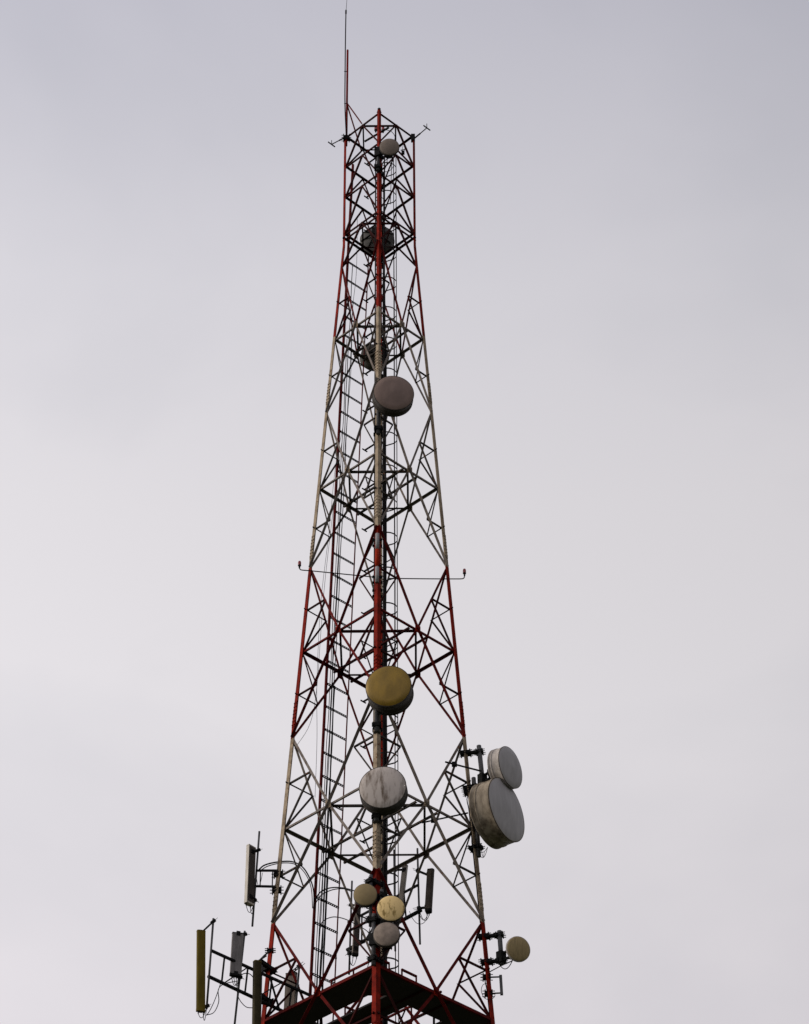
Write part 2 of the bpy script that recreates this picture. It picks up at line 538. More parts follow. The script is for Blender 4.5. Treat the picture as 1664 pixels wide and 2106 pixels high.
# ---- climbing ladder with safety hoops, up the middle
LX, LY = 0.02, 0.18
along = V((1, 1, 0)).normalized()
out = V((1, -1, 0)).normalized()
lad0, lad1 = 24.0, 65.6
lad = MB()
for s in (-0.20,):
    p = V((LX, LY, 0)) + along * s
    lad.bar(p + V((0, 0, lad0)), p + V((0, 0, lad1)), 0.05, 0.012, up=along)
ladder = part('climbing_ladder', lad, LADDER, tower)
p = V((LX, LY, 0)) + along * 0.20
part('rail', MB().bar(p + V((0, 0, lad0)), p + V((0, 0, lad1)), 0.05, 0.012, up=along), LADDER, ladder)
rung_me = MB().tube([along * -0.195, along * 0.195], 0.012, 6).mesh('rung', LADDER)
z = lad0 + 0.2
while z < lad1:
    link('rung', rung_me, ladder, V((LX, LY, z))); z += 0.30
hoop = MB()
rr = 0.31
pts = [V((0, 0, 0)) + along * (-0.2)]
for k in range(0, 17):
    a = math.pi * (1 - k / 16.0)
    pts.append(along * (rr * math.cos(a)) + out * (0.30 + rr * math.sin(a)))
pts.append(along * 0.2)
for a_, b_ in zip(pts[:-1], pts[1:]):
    hoop.bar(a_, b_, 0.006, 0.045)
hoop_me = hoop.mesh('safety_hoop', LADDER)
z = 27.0
while z < lad1 - 0.3:
    link('safety_hoop', hoop_me, ladder, V((LX, LY, z))); z += 1.25
for a in (30, 90, 150):
    a = math.radians(a)
    p = V((LX, LY, 0)) + along * (rr * math.cos(a)) + out * (0.30 + rr * math.sin(a))
    part('cage_strap', MB().bar(p + V((0, 0, 27.0)), p + V((0, 0, lad1 - 0.4)), 0.03, 0.006, up=out), LADDER, ladder)
brk_me = MB().bar(-out * 0.42 - along * 0.2, -along * 0.2, 0.04, 0.04).bar(-out * 0.42 - along * 0.30, -out * 0.42 - along * 0.1, 0.03, 0.03).mesh('ladder_bracket', LADDER)
z = 27.6
while z < lad1:
    link('ladder_bracket', brk_me, ladder, V((LX, LY, z))); z += 1.5

# ---- cable ladder inside the rear left face: two rails and punched rungs
def rail1(z): return V((-0.957, 0.150, 61.825)).lerp(V((-1.712, 1.030, 36.787)), (61.825 - z) / (61.825 - 36.787))
def rail2(z): return V((-0.350, 0.742, 61.02)).lerp(V((-1.118, 1.632, 36.40)), (61.02 - z) / (61.02 - 36.40))
r = MB(); r.tube([V((-0.858, 0.246, 64.99)), rail1(61.825), rail1(44), rail1(25)], 0.042, 8)
cladder = part('cable_ladder', r, REDSTEEL, tower)
part('rail', MB().tube([rail2(61.4), rail2(44), rail2(25)], 0.021, 6), REDSTEEL, cladder)
dv = rail2(45) - rail1(45.0)
dv.z = 0
def punched(d):
    mb = MB()
    u = d.normalized()
    Lg = d.length
    for zz in (-0.026, 0.026):
        mb.bar(V((0, 0, zz)), d + V((0, 0, zz)), 0.022, 0.014)
    n = int(Lg / 0.065)
    for j in range(n + 1):
        c_ = u * (Lg * j / n)
        mb.bar(c_ + V((0, 0, -0.02)), c_ + V((0, 0, 0.02)), 0.022, 0.028, up=u)
    mb.bar(V((0, 0, -0.033)), u * (Lg * 0.36) + V((0, 0, -0.033)), 0.03, 0.006)
    return mb.mesh('punched_rung', LADDER)
rme = punched(dv)
z = 60.65
while z > 26:
    link('punched_rung', rme, cladder, rail1(z)); z -= 0.745

# ---- working platform at the lowest waist in view
ZP = WAIST[4] - 0.07
pl = {}
def deck_strip(name, pts, mat, parent, th=0.05):
    mb = MB()
    n = len(pts)
    vs_ = [V((x, y, ZP)) for x, y in pts] + [V((x, y, ZP + th)) for x, y in pts]
    mb.add(vs_, [tuple(range(n))[::-1], tuple(range(n, 2 * n))] + [(i, (i + 1) % n, n + (i + 1) % n, n + i) for i in range(n)])
    return part(name, mb, mat, parent)
cor = {k: leg_at(k, ZP) for k in 'FRBL'}
def inset(k, w):
    p = V((cor[k].x, cor[k].y, 0)); return p * (1 - w * math.sqrt(2) / p.length)
def outset(k, w):
    return inset(k, -w)
WD = 0.90
platform = deck_strip('platform', [(outset('L', .02).x, outset('L', .02).y), (outset('F', .02).x, outset('F', .02).y), (inset('F', WD).x, inset('F', WD).y), (inset('L', WD).x, inset('L', WD).y)], DECK, tower)
for a, b in FACES[1:]:
    deck_strip('deck', [(p.x, p.y) for p in (outset(a, .02), outset(b, .02), inset(b, WD), inset(a, WD))], DECK, platform)
u1 = (inset('R', WD) - inset('F', WD)); v1 = (inset('L', WD) - inset('F', WD))
c0 = inset('F', WD)
deck_strip('landing', [((c0 + u1 * s + v1 * t).x, (c0 + u1 * s + v1 * t).y) for s, t in ((0.15, 0.004), (0.47, 0.004), (0.47, 0.996), (0.15, 0.996))], DECK, platform)
for a, b in FACES:           # edge channel, red
    pa, pb = outset(a, .035), outset(b, .035)
    fn = face_normal(a, b)
    mb = MB(); mb.angle(V((pa.x, pa.y, ZP - .012)), V((pb.x, pb.y, ZP - .012)), V((0, 0, 1)), -fn, 0.060, 0.008)
    part('edge_channel', mb, BRACE, platform)
def rail_run(p, q, hgt, posts):
    mb = MB()
    p = V((p.x, p.y, ZP + hgt)); q = V((q.x, q.y, ZP + hgt))
    mb.bar(p, q, 0.05, 0.05)
    for s in posts:
        c_ = mid(p, q, s)
        mb.bar(c_, V((c_.x, c_.y, ZP + 0.05)), 0.045, 0.045, up=V((1, 0, 0)))
    part('handrail', mb, BRACE, platform)
iL, iF, iR, iB = (inset(k, WD - 0.05) for k in 'LFRB')
rail_run(mid(iL, iF, .30), mid(iL, iF, 1.0), 0.90, (0.02, 0.5, 0.98))
rail_run(mid(iF, iR, .05), mid(iF, iR, .18), 0.90, (0.02, 0.98))
rail_run(mid(iF, iR, .36), mid(iF, iR, .58), 0.90, (0.02, 0.98))
rail_run(mid(iR, iB, .05), mid(iR, iB, .95), 0.90, (0.02, 0.5, 0.98))
rail_run(mid(iB, iL, .05), mid(iB, iL, .95), 0.90, (0.02, 0.5, 0.98))

# ------------------------------------------------------------------ dishes
def clamp_box(mb, c, u, s, half=(0.13, 0.11, 0.05)):
    """two clamp plates and their bolts between two uprights; u points from one to the other"""
    c = V(c); zz = V((0, 0, 1))
    for k in (-1, 1):
        mb.box(c + u * (k * half[0]), u * 0.014, s * half[1], zz * half[2])
    for sx in (-1, 1):
        for sz in (-0.5, 0.5):
            mb.bar(c + s * (sx * half[1] * 0.8) + zz * (sz * half[2]) - u * (half[0] + 0.07), c + s * (sx * half[1] * 0.8) + zz * (sz * half[2]) + u * (half[0] + 0.07), 0.016, 0.016)
    mb.box(c, u * half[0] * 0.9, s * half[1] * 0.45, zz * half[2] * 0.8)

def dish(label, c, n, dia, depth, face_mat, wall_mat, back_mat, pole, pole_r=0.055, group=None, radio=True, style='drum', name='microwave_dish', mount_leg='F', clamps=2):
    """c = centre of the front face, n = where it looks. pole = (lower, upper) end of its mounting pipe, or None"""
    n = n.normalized()
    R = dia / 2
    back = c - n * (depth + 0.16 * dia)
    t = thing(name, back, label, 'dish', group)
    zz = V((0, 0, 1))
    sd = n.cross(zz).normalized()
    if style == 'drum':
        part('radome', MB().lathe(c, n, [(R * 0.985, -0.004), (R * 0.97, 0.006), (R * 0.7, 0.024 * dia), (R * 0.35, 0.046 * dia), (R * 0.05, 0.062 * dia), (0.0, 0.063 * dia)], 64), face_mat, t)
        shr = part('shroud', MB().lathe(c, n, [(R * 0.97, 0.004), (R, 0.0), (R * 1.004, -0.03), (R * 0.99, -0.034), (R * 0.99, -depth + 0.03), (R * 1.012, -depth + 0.026), (R * 1.012, -depth), (R * 0.96, -depth - 0.004)], 64), wall_mat, t)
        part('rim_gasket', MB().lathe(c, n, [(R * 0.990, 0.002), (R * 1.003, 0.003), (R * 1.007, -0.004), (R * 1.007, -0.012), (R * 1.0, -0.014)], 64), SHROUD_DARK, shr)
        part('strap_band', MB().lathe(c - n * (depth * 0.72), n, [(R * 0.99, -0.02), (R * 1.012, -0.018), (R * 1.012, 0.018), (R * 0.99, 0.02)], 64), wall_mat, shr)
        rfl = part('reflector', MB().lathe(c - n * depth, n, [(R * 0.99, 0.0), (R * 0.86, -0.045 * dia), (R * 0.6, -0.095 * dia), (R * 0.3, -0.13 * dia), (R * 0.16, -0.135 * dia), (0, -0.135 * dia)], 48), back_mat, t)
    else:   # shallow dish with a bulging cover
        part('radome', MB().lathe(c, n, [(R * 0.99, -0.012), (R * 0.95, 0.006), (R * 0.85, 0.030 * dia), (R * 0.6, 0.062 * dia), (R * 0.3, 0.082 * dia), (0.0, 0.088 * dia)], 56), face_mat, t)
        part('rim', MB().lathe(c, n, [(R * 0.95, 0.003), (R * 1.0, -0.002), (R * 1.005, -depth), (R * 0.9, -depth - 0.01)], 56), wall_mat, t)
        rfl = part('reflector', MB().lathe(c - n * depth, n, [(R * 0.95, 0.0), (R * 0.75, -0.07 * dia), (R * 0.45, -0.13 * dia), (R * 0.2, -0.16 * dia), (0, -0.16 * dia)], 40), back_mat, t)
    hub = MB()
    hub.lathe(back, n, [(0, -0.10), (0.11 * dia + .03, -0.10), (0.11 * dia + .03, 0.05), (0.0, 0.05)], 20)
    part('hub', hub, STEEL, rfl)
    if radio:
        rb = MB(); cc = back - n * 0.20 - zz * 0.06
        rb.box(cc, sd * 0.11, n * 0.06, zz * 0.12)
        for k in range(5):
            rb.box(cc + sd * (-0.09 + 0.045 * k) - zz * 0.13, sd * 0.008, n * 0.05, zz * 0.02)
        part('radio_unit', rb, STEEL, t)
    if pole:
        lo, hi = V(pole[0]), V(pole[1])
        part('mounting_pole', MB().tube([lo, hi], pole_r, 12), PIPE, t)
        ar = MB()
        # the nearest point of the pole to the hub
        d = (hi - lo); s = max(0.12, min(0.88, (back - lo).dot(d) / d.length_squared))
        q = lo + d * s
        for dz in (-0.10, 0.10):
            ar.bar(back + zz * dz, q + zz * dz, 0.06, 0.05)
        u = (back - q); u.z = 0
        u = u.normalized() if u.length > 0.02 else n.copy()
        ar.box(q, u * 0.09, u.cross(zz) * 0.10, zz * 0.16)
        part('dish_bracket', ar, STEEL, t)
        for s in ((0.12, 0.88) if clamps == 2 else (0.12,)):
            q = lo + d * s
            lp = leg_at(mount_leg, q.z)
            u = (lp - q); u.z = 0
            dist = u.length
            u = u.normalized() if dist > 0.02 else V((0, 1, 0))
            sidev = u.cross(zz)
            cb = MB()
            cb.bar(q - u * 0.07, lp + u * 0.04, 0.09, 0.08)
            clamp_box(cb, lp - u * 0.0, u, sidev, (0.13, 0.13, 0.06))
            clamp_box(cb, q, u, sidev, (0.085, 0.11, 0.055))
            part('leg_clamp', cb, STEEL, t)
        lz = min(back.z, hi.z)
        inw = V((leg_at(mount_leg, lz).x, leg_at(mount_leg, lz).y, 0)).normalized() * -0.06
        side = inw.cross(zz).normalized() * 0.07
        pts = [back - n * 0.10, back - n * 0.16 - zz * 0.22, mid(back, leg_at(mount_leg, lz - 0.35), 0.6) - zz * 0.12]
        pts += [leg_at(mount_leg, lz - dz) + inw + side * (1 + 0.3 * math.sin(dz * 4)) for dz in (0.45, 0.9, 1.5, 2.2, 3.0)]
        part('feeder', MB().tube(curve(pts, 4), 0.014, 6), RUBBER, t)
    return t

def drop(p, q, sag, r=0.011, n=10):
    """a slack lead between two points"""
    p, q = V(p), V(q)
    pts = [p.lerp(q, k / n) - V((0, 0, sag * 4 * (k / n) * (1 - k / n))) for k in range(n + 1)]
    return MB().tube(pts, r, 6)

d1 = dish('small taupe dish at the very top of the mast, right of the front leg', V((0.312, -1.620, 63.900)), V((-0.004, -0.978, -0.206)), 0.629, 0.06,
     R_TAUPE, SHROUD_DARK, BOWL, (V((-0.047, -1.300, 63.182)), V((-0.041, -1.300, 64.206))), 0.045, style='shallow')
d2 = dish('big brown drum dish high on the mast between the two white bands of steel', V((0.427, -2.300, 53.083)), V((0.104, -0.987, -0.126)), 1.181, 0.36,
     R_BROWN, SHROUD_DARK, BOWL, (V((-0.020, -1.820, 51.926)), V((-0.009, -1.820, 53.531))), 0.06, radio=False)
d3 = dish('mustard yellow drum dish halfway down the front leg', V((0.263, -3.050, 42.296)), V((-0.124, -0.987, -0.099)), 1.213, 0.50,
     R_YELLOW, SHROUD_DARK, BOWL, (V((-0.040, -2.500, 41.209)), V((-0.031, -2.500, 42.971))), 0.07, radio=False)
d4 = dish('dirty white drum dish with brown streaks on the front leg', V((0.112, -3.200, 39.071)), V((-0.101, -0.994, -0.048)), 1.214, 0.38,
     R_STAIN, SHROUD_DARK, BOWL, (V((-0.047, -2.750, 38.322)), V((-0.037, -2.750, 39.548))), 0.07, radio=False)
d5 = dish('tan small dish on the left of the cluster of three small dishes', V((-0.314, -3.020, 36.039)), V((-0.035, -0.990, -0.138)), 0.598, 0.07,
     R_TAN, SHROUD_DARK, BOWL, (V((-0.184, -2.860, 35.237)), V((-0.177, -2.860, 36.690))), 0.045, style='shallow')
d6 = dish('cream stained small dish on the right of the cluster of three', V((0.318, -3.280, 35.504)), V((-0.005, -0.997, -0.071)), 0.701, 0.09,
     R_CREAM, SHROUD_DARK, BOWL, (V((0.080, -2.950, 34.779)), V((0.091, -2.950, 36.219))), 0.045, style='shallow')
d7 = dish('grey tan small dish lowest in the cluster of three', V((0.210, -3.300, 34.772)), V((-0.073, -0.997, -0.033)), 0.661, 0.10,
     R_GREYTAN, SHROUD_DARK, BOWL, (V((-0.109, -2.980, 34.091)), V((-0.101, -2.980, 35.511))), 0.055, style='shallow')
d8 = dish('straw coloured small dish on a bracket out to the right of the right leg', V((3.587, -0.620, 35.853)), V((0.364, -0.904, -0.226)), 0.664, 0.06,
     R_STRAW, SHROUD_PALE, SHROUD_PALE, (V((3.173, -0.120, 35.674)), V((3.136, -0.120, 36.649))), 0.062, style='shallow', mount_leg='R')
d9 = dish('smaller grey dish above the large dish right of the mast', V((3.532, -0.720, 41.277)), V((0.821, -0.570, -0.040)), 1.169, 0.36,
     R_GREY, SHROUD_PALE, SHROUD_PALE, (V((2.838, -0.100, 40.720)), V((2.729, -0.100, 42.363))), 0.065, radio=False, mount_leg='R')
d10 = dish('largest grey drum dish right of the mast below the smaller grey one', V((3.394, -0.680, 39.978)), V((0.827, -0.562, 0.015)), 1.786, 0.60,
      R_GREY, SHROUD, SHROUD, (V((2.657, -0.080, 38.895)), V((2.565, -0.080, 41.347))), 0.06, radio=False, mount_leg='R')
# bare pipe stub clamped to the front leg, no dish on it
st = thing('pipe_stub', V((-0.037, -2.120, 46.345)), 'bare grey and red pipe stub clamped to the front leg between the warning lamps', 'pipe')
part('pipe', MB().tube([V((-0.040, -2.140, 47.505)), V((-0.037, -2.140, 48.050))], 0.055, 12), worn('pale_grey_pipe', (0.27, 0.26, 0.27), 0.6, 0, 14, 0.6), st)
part('pipe', MB().tube([V((-0.042, -2.140, 46.898)), V((-0.040, -2.140, 47.497))], 0.054, 12), worn('red_pipe', (0.30, 0.022, 0.005), 0.7, 0, 8, 0.6, spec=0.05), st)
part('pipe', MB().tube([V((-0.044, -2.140, 46.363)), V((-0.042, -2.140, 46.890))], 0.055, 12), bpy.data.materials['pale_grey_pipe'], st)
for a_, b_ in ((V((-0.040, -2.050, 47.880)), 1), (V((-0.038, -2.050, 46.597)), 1), (V((-0.037, -2.020, 46.153)), 1)):
    cb = MB(); clamp_box(cb, a_ + V((0, 0.1, 0)), V((0, 1, 0)), V((1, 0, 0)), (0.13, 0.14, 0.035)); part('clamp', cb, STEEL, st)
# steadying struts of the two grey dishes
for dd, p, q in ((d9, V((1.788, -0.900, 41.327)), V((2.771, -0.250, 41.455))), (d10, V((1.144, -1.250, 39.219)), V((2.382, -0.200, 40.170)))):
    mb = MB().bar(p, q, 0.035, 0.035)
    m_ = mid(V(p), V(q), 0.25)
    mb.box(m_, V((0.07, 0, 0)), V((0, 0.06, 0)), V((0, 0, 0.05)))
    part('stay_bar', mb, STEEL, dd)
lo = MB()
for a_, b_, s_ in ((V((2.630, -0.200, 39.031)), V((2.879, -0.400, 38.999)), .28), (V((2.605, -0.200, 39.061)), V((2.866, -0.400, 38.970)), .12), (V((2.717, -0.300, 39.015)), V((2.787, -0.400, 38.851)), .2)):
    o_ = drop(a_, b_, s_, 0.008); lo.add(o_.v, o_.f, True)
part('lead', lo, RUBBER, d10)
part('lead', drop(V((3.074, -0.150, 35.741)), V((3.462, -0.400, 35.716)), .26, 0.011), RUBBER, d8)
# dishes on the rear leg, seen from behind
d11 = dish('dish on the rear leg near the top, seen from behind through the lattice', V((-0.051, 1.850, 63.035)), V((0.12, 0.99, -0.02)), 1.102, 0.22,
      R_TAUPE, BOWL, BOWL, (V((0.029, 1.280, 61.210)), V((0.042, 1.280, 63.573))), 0.05, mount_leg='B')
d12 = dish('dark dish on the rear leg above the big brown dish, seen from behind', V((-0.179, 2.000, 58.100)), V((-0.22, 0.97, -0.02)), 0.883, 0.28,
      R_TAUPE, BOWL_GREEN, BOWL_GREEN, (V((0.036, 1.550, 56.548)), V((0.048, 1.550, 58.758))), 0.05, mount_leg='B')
for dd, c_, n_, dia in ((d11, V((-0.051, 1.850, 63.035)), V((0.12, 0.99, -0.02)), 1.102), (d12, V((-0.179, 2.000, 58.100)), V((-0.22, 0.97, -0.02)), 0.883)):
    n_ = n_.normalized(); s_ = n_.cross(V((0, 0, 1))).normalized(); t_ = s_.cross(n_)
    for k in range(8):
        a = k * math.pi / 4 + 0.2
        e = s_ * math.cos(a) + t_ * math.sin(a)
        b0 = c_ - n_ * (0.26 + 0.20 * dia)
        part('back_rib', MB().bar(b0 + e * 0.1, c_ - n_ * 0.24 + e * dia * 0.48, 0.025, 0.05, up=n_), STEEL, dd)

# ------------------------------------------------------------------ sector antennas
def panel(label, top, bot, aim, w, dep, pole, mats, group='sector antennas', pole_r=0.028, leads=3, name='sector_antenna', tilt=False, pole_mat=None):
    """upright panel antenna: top/bottom = centres of its ends, aim = where its front looks; pole = (lower, upper) end of the pipe"""
    top, bot = V(top), V(bot)
    aim = V((aim[0], aim[1], 0)).normalized()
    sv = V((0, 0, 1)).cross(aim)
    t = thing(name, bot, label, 'antenna', group)
    ax = (top - bot).normalized()
    h = dep / 2
    prof = [(-w / 2, -h), (w / 2, -h), (w / 2, h * 0.35)]
    for k in range(1, 6):
        a = math.pi * k / 6
        prof.append((w / 2 * math.cos(a), h * 0.35 + h * 0.65 * math.sin(a)))
    prof.append((-w / 2, h * 0.35))
    rad = part('radome', MB().sweep(prof[::-1], bot, top, sv, aim), mats[0], t)
    part('back_plate', MB().box(mid(top, bot) - aim * (h + 0.006), sv * (w * 0.46), aim * 0.006, ax * ((top - bot).length * 0.485)), mats[1], t)
    cap_prof = [(x * 1.03, y * 1.04) for x, y in prof][::-1]
    for p_, q_ in ((bot - ax * 0.03, bot + ax * 0.045), (top - ax * 0.02, top + ax * 0.012)):
        part('end_cap', MB().sweep(cap_prof, p_, q_, sv, aim), mats[2] if len(mats) > 2 else STEEL, rad)
    lo, hi = V(pole[0]), V(pole[1])
    part('mounting_pole', MB().tube([lo, hi], pole_r, 10), PIPE, t)
    for s in ((0.015, 0.985) if tilt else (0.10, 0.90)):
        p_ = bot + ax * ((top - bot).length * s) - aim * (h + 0.01)
        dz = (p_.z - lo.z) / (hi.z - lo.z)
        q_ = lo + (hi - lo) * max(0.03, min(0.97, dz + (0.05 if s > 0.5 else 0)))
        if tilt and s > 0.5:
            q_ = lo + (hi - lo) * 0.965
        br = MB()
        e_ = (q_ - p_)
        u_ = e_.normalized() if e_.length > 0.02 else -aim
        s2 = u_.cross(V((0, 0, 1)))
        s2 = s2.normalized() if s2.length > 0.1 else sv
        for sg in (-1, 1):
            br.bar(p_ + s2 * (0.035 * sg), q_ + s2 * (0.035 * sg), 0.012, 0.035)
        for f_ in (0.25, 0.55):
            c_ = mid(p_, q_, f_); br.bar(c_ - s2 * 0.035, c_ + s2 * 0.035, 0.03, 0.03)
        br.box(p_, aim * 0.02, sv * 0.05, V((0, 0, 0.06)))
        br.box(q_, u_ * 0.05, s2 * 0.055, u_.cross(s2) * 0.04)
        for sg in (-1, 1):
            br.bar(q_ - u_ * 0.05 + s2 * (0.045 * sg), q_ + u_ * 0.16 + s2 * (0.045 * sg), 0.010, 0.010)
        part('tilt_bracket', br, STEEL, t)
    for k in range(leads):
        c_ = bot - ax * 0.03 + sv * (w * (-0.3 + 0.6 * k / max(1, leads - 1)))
        cn = MB().tube([c_, c_ - ax * 0.07], 0.014, 8)
        dz = (c_.z - lo.z) / (hi.z - lo.z)
        q_ = lo + (hi - lo) * max(0.02, dz + 0.05 * k)
        o_ = drop(c_ - ax * 0.06, q_, 0.20 + 0.06 * k, 0.009)
        cn.add(o_.v, o_.f, True)
        part('lead', cn, RUBBER, t)
    return t

panel('grey panel antenna on a short bracket beside the left leg, topmost on the left', V((-3.368, -0.020, 39.223)), V((-3.373, -0.020, 37.519)), (-.75, .65), 0.26, 0.14,
      (V((-3.257, 0.100, 36.911)), V((-3.157, 0.100, 39.775))), (P_LIGHT, P_BACK, P_LIGHT), leads=2)
panel('long mustard panel antenna, the leftmost of all', V((-4.424, -1.950, 35.611)), V((-4.343, -1.950, 33.404)), (.30, -.95), 0.215, 0.10,
      (V((-4.222, -1.660, 33.597)), V((-4.154, -1.660, 36.137))), (P_OLIVE, P_BACK, P_OLIVE), leads=2, tilt=True)
panel('pale grey panel antenna seen from behind on the left boom', V((-3.564, -1.000, 36.064)), V((-3.585, -1.000, 34.885)), (-.30, .95), 0.29, 0.12,
      (V((-3.567, -0.880, 33.512)), V((-3.394, -0.880, 36.216))), (P_GREY, P_GREY), leads=4, tilt=True)
pd = panel('dark panel antenna in front of the left leg running out of the frame', V((-3.037, -0.950, 35.298)), V((-2.999, -0.950, 32.969)), (.50, -.86), 0.20, 0.13,
      (V((-2.948, -0.520, 32.989)), V((-2.956, -0.520, 35.437))), (P_DARK, P_BACK, P_OLIVE), leads=2)
lk = MB()
lk.bar(V((-3.008, -0.800, 35.408)), V((-2.881, -0.450, 35.769)), 0.05, 0.02).bar(V((-2.960, -0.800, 35.450)), V((-2.843, -0.450, 35.741)), 0.02, 0.03).bar(V((-2.893, -0.450, 35.755)), V((-2.766, -0.040, 36.122)), 0.04, 0.03)
clamp_box(lk, V((-2.767, -0.020, 36.133)), V((1, 0, 0)), V((0, 1, 0)), (0.07, 0.07, 0.05))
part('tilt_bracket', lk, STEEL, pd)
panel('grey panel antenna behind the left lattice just above the platform', V((-2.233, 0.850, 35.933)), V((-2.261, 0.850, 34.882)), (.25, .97), 0.29, 0.12,
      (V((-2.115, 0.660, 34.685)), V((-2.031, 0.660, 36.099))), (P_WARM, P_WARM), leads=3, tilt=True)
panel('rounded dusky panel antenna with a loop of lead right of centre', V((1.436, 1.650, 39.507)), V((1.358, 1.650, 38.250)), (.95, -.25), 0.18, 0.17,
      (V((1.117, 1.720, 37.290)), V((1.068, 1.720, 40.233))), (P_DUSK, P_BACK), leads=2)
panel('slim grey panel antenna behind the front leg beside the rounded one', V((0.745, 2.050, 39.865)), V((0.609, 2.050, 38.568)), (.55, .83), 0.15, 0.09,
      (V((0.464, 2.280, 37.397)), V((0.437, 2.280, 40.525))), (P_LIGHT, P_BACK), leads=1)
panel('narrow tan panel antenna hanging below the tan small dish', V((-0.553, 3.200, 39.472)), V((-0.621, 3.200, 37.788)), (-.35, .94), 0.17, 0.10,
      (V((-0.776, 3.420, 37.317)), V((-0.720, 3.420, 40.214))), (P_WARM, P_BACK), leads=2)

# ------------------------------------------------------------------ booms and brackets that carry them
bm = thing('antenna_boom', V((-3.150, -0.600, 35.227)), 'black ladder-like boom carrying panel antennas left of the left leg', 'boom', 'antenna booms')
tA, tB = V((-4.173, -1.660, 35.223)), V((-1.721, 0.950, 35.353))
bA, bB = V((-4.215, -1.660, 34.499)), V((-2.414, 0.300, 34.564))
part('upper_chord', MB().bar(tA, tB, 0.06, 0.06), STEEL, bm)
part('lower_chord', MB().tube([bA, bB], 0.048, 10), STEEL, bm)
for s in (0.13, 0.36, 0.60, 0.80):
    p_ = V(tA).lerp(V(tB), s); q_ = V(bA) + (V(bB) - V(bA)) * (s * (V(tB) - V(tA)).length / (V(bB) - V(bA)).length)
    part('web_post', MB().bar(p_, q_, 0.045, 0.045, up=V((1, 0, 0))), STEEL, bm)
part('web_brace', MB().bar(V(tA).lerp(V(tB), 0.36), V(bA).lerp(V(bB), 0.20), 0.03, 0.03), STEEL, bm)
part('web_brace', MB().bar(V(tA).lerp(V(tB), 0.58), V(bA).lerp(V(bB), 0.95), 0.04, 0.04), STEEL, bm)
part('web_brace', MB().bar(V(tA).lerp(V(tB), 0.70), V(bA).lerp(V(bB), 0.62), 0.03, 0.03), STEEL, bm)
for zc in (35.62, 34.72):
    lp = leg_at('L', zc)
    cb = MB(); clamp_box(cb, lp, V((0.7, 0.7, 0)), V((0.7, -0.7, 0)), (0.15, 0.15, 0.08))
    cb.bar(lp + V((-.20, -.45, 0)), lp + V((0.10, 0.02, 0)), 0.10, 0.10)
    part('leg_clamp', cb, STEEL, bm)
part('lead', drop(V((-3.914, -1.300, 34.558)), V((-4.209, -1.750, 33.377)), 0.12, 0.010), RUBBER, bm)
part('lead', MB().tube(curve([V((-4.229, -1.800, 33.351)), V((-4.036, -1.700, 33.483)), V((-3.934, -1.600, 33.830)), V((-3.965, -1.500, 34.206)), V((-3.857, -1.200, 34.530)), V((-3.561, -0.900, 34.775))]), 0.011, 6), RUBBER, bm)
part('lead', MB().tube(curve([V((-3.545, -0.950, 34.720)), V((-3.495, -0.950, 34.311)), V((-3.312, -0.800, 34.119)), V((-3.114, -0.600, 34.185))]), 0.011, 6), RUBBER, bm)
part('lead', MB().tube(curve([V((-3.489, -0.950, 34.885)), V((-3.360, -0.900, 34.994)), V((-3.223, -0.700, 35.076)), V((-3.100, -0.600, 34.964)), V((-3.023, -0.600, 34.854))]), 0.013, 6), RUBBER, bm)

bm2 = thing('antenna_boom', V((0.127, 2.550, 38.167)), 'black twin-bar boom on the rear leg behind the cluster of small dishes', 'boom', 'antenna booms')
cA, cB = V((-0.836, 3.500, 38.102)), V((1.150, 1.620, 38.262))
eA, eB = V((-0.817, 3.500, 38.960)), V((1.078, 1.660, 39.060))
part('lower_chord', MB().tube([cA, cB], 0.055, 10), STEEL, bm2)
part('upper_chord', MB().tube([eA, eB], 0.038, 10), STEEL, bm2)
for s in (0.2, 0.68, 0.80):
    part('web_post', MB().bar(V(cA).lerp(V(cB), s), V(eA).lerp(V(eB), s), 0.045, 0.045, up=V((1, 0, 0))), STEEL, bm2)
part('web_brace', MB().bar(V(cA).lerp(V(cB), 0.25), V(eA).lerp(V(eB), 0.6), 0.035, 0.035), STEEL, bm2)
for m_ in (mid(V(cA), V(cB), .48), mid(V(eA), V(eB), .48)):
    cb = MB(); clamp_box(cb, leg_at('B', m_.z), V((0, 1, 0)), V((1, 0, 0)), (0.16, 0.14, 0.08)); cb.bar(m_, leg_at('B', m_.z), 0.1, 0.1)
    part('leg_clamp', cb, STEEL, bm2)

# small ladder bracket of the topmost left panel
bk = thing('pole_bracket', V((-2.646, 0.000, 38.289)), 'short black ladder bracket clamped high on the left leg', 'bracket', 'pole brackets')
part('arm', MB().bar(V((-2.627, 0.020, 38.529)), V((-3.216, 0.060, 38.552)), 0.05, 0.05), STEEL, bk)
part('arm', MB().bar(V((-2.640, 0.020, 38.045)), V((-3.241, 0.060, 38.082)), 0.05, 0.05), STEEL, bk)
part('web_post', MB().bar(V((-3.088, 0.050, 38.546)), V((-3.087, 0.050, 38.077)), 0.03, 0.03, up=V((1, 0, 0))), STEEL, bk)
part('web_post', MB().bar(V((-2.768, 0.030, 38.535)), V((-2.768, 0.030, 38.065)), 0.03, 0.03, up=V((1, 0, 0))), STEEL, bk)
for zc in (0, 1):
    lp = leg_at('L', (38.43, 37.95)[zc]); cb = MB(); clamp_box(cb, lp, V((1, 0, 0)), V((0, 1, 0)), (0.11, 0.10, 0.09)); part('leg_clamp', cb, STEEL, bk)
part('lead', drop(V((-3.202, 0.100, 38.436)), V((-3.038, 0.100, 38.510)), 0.35, 0.008), RUBBER, bk)

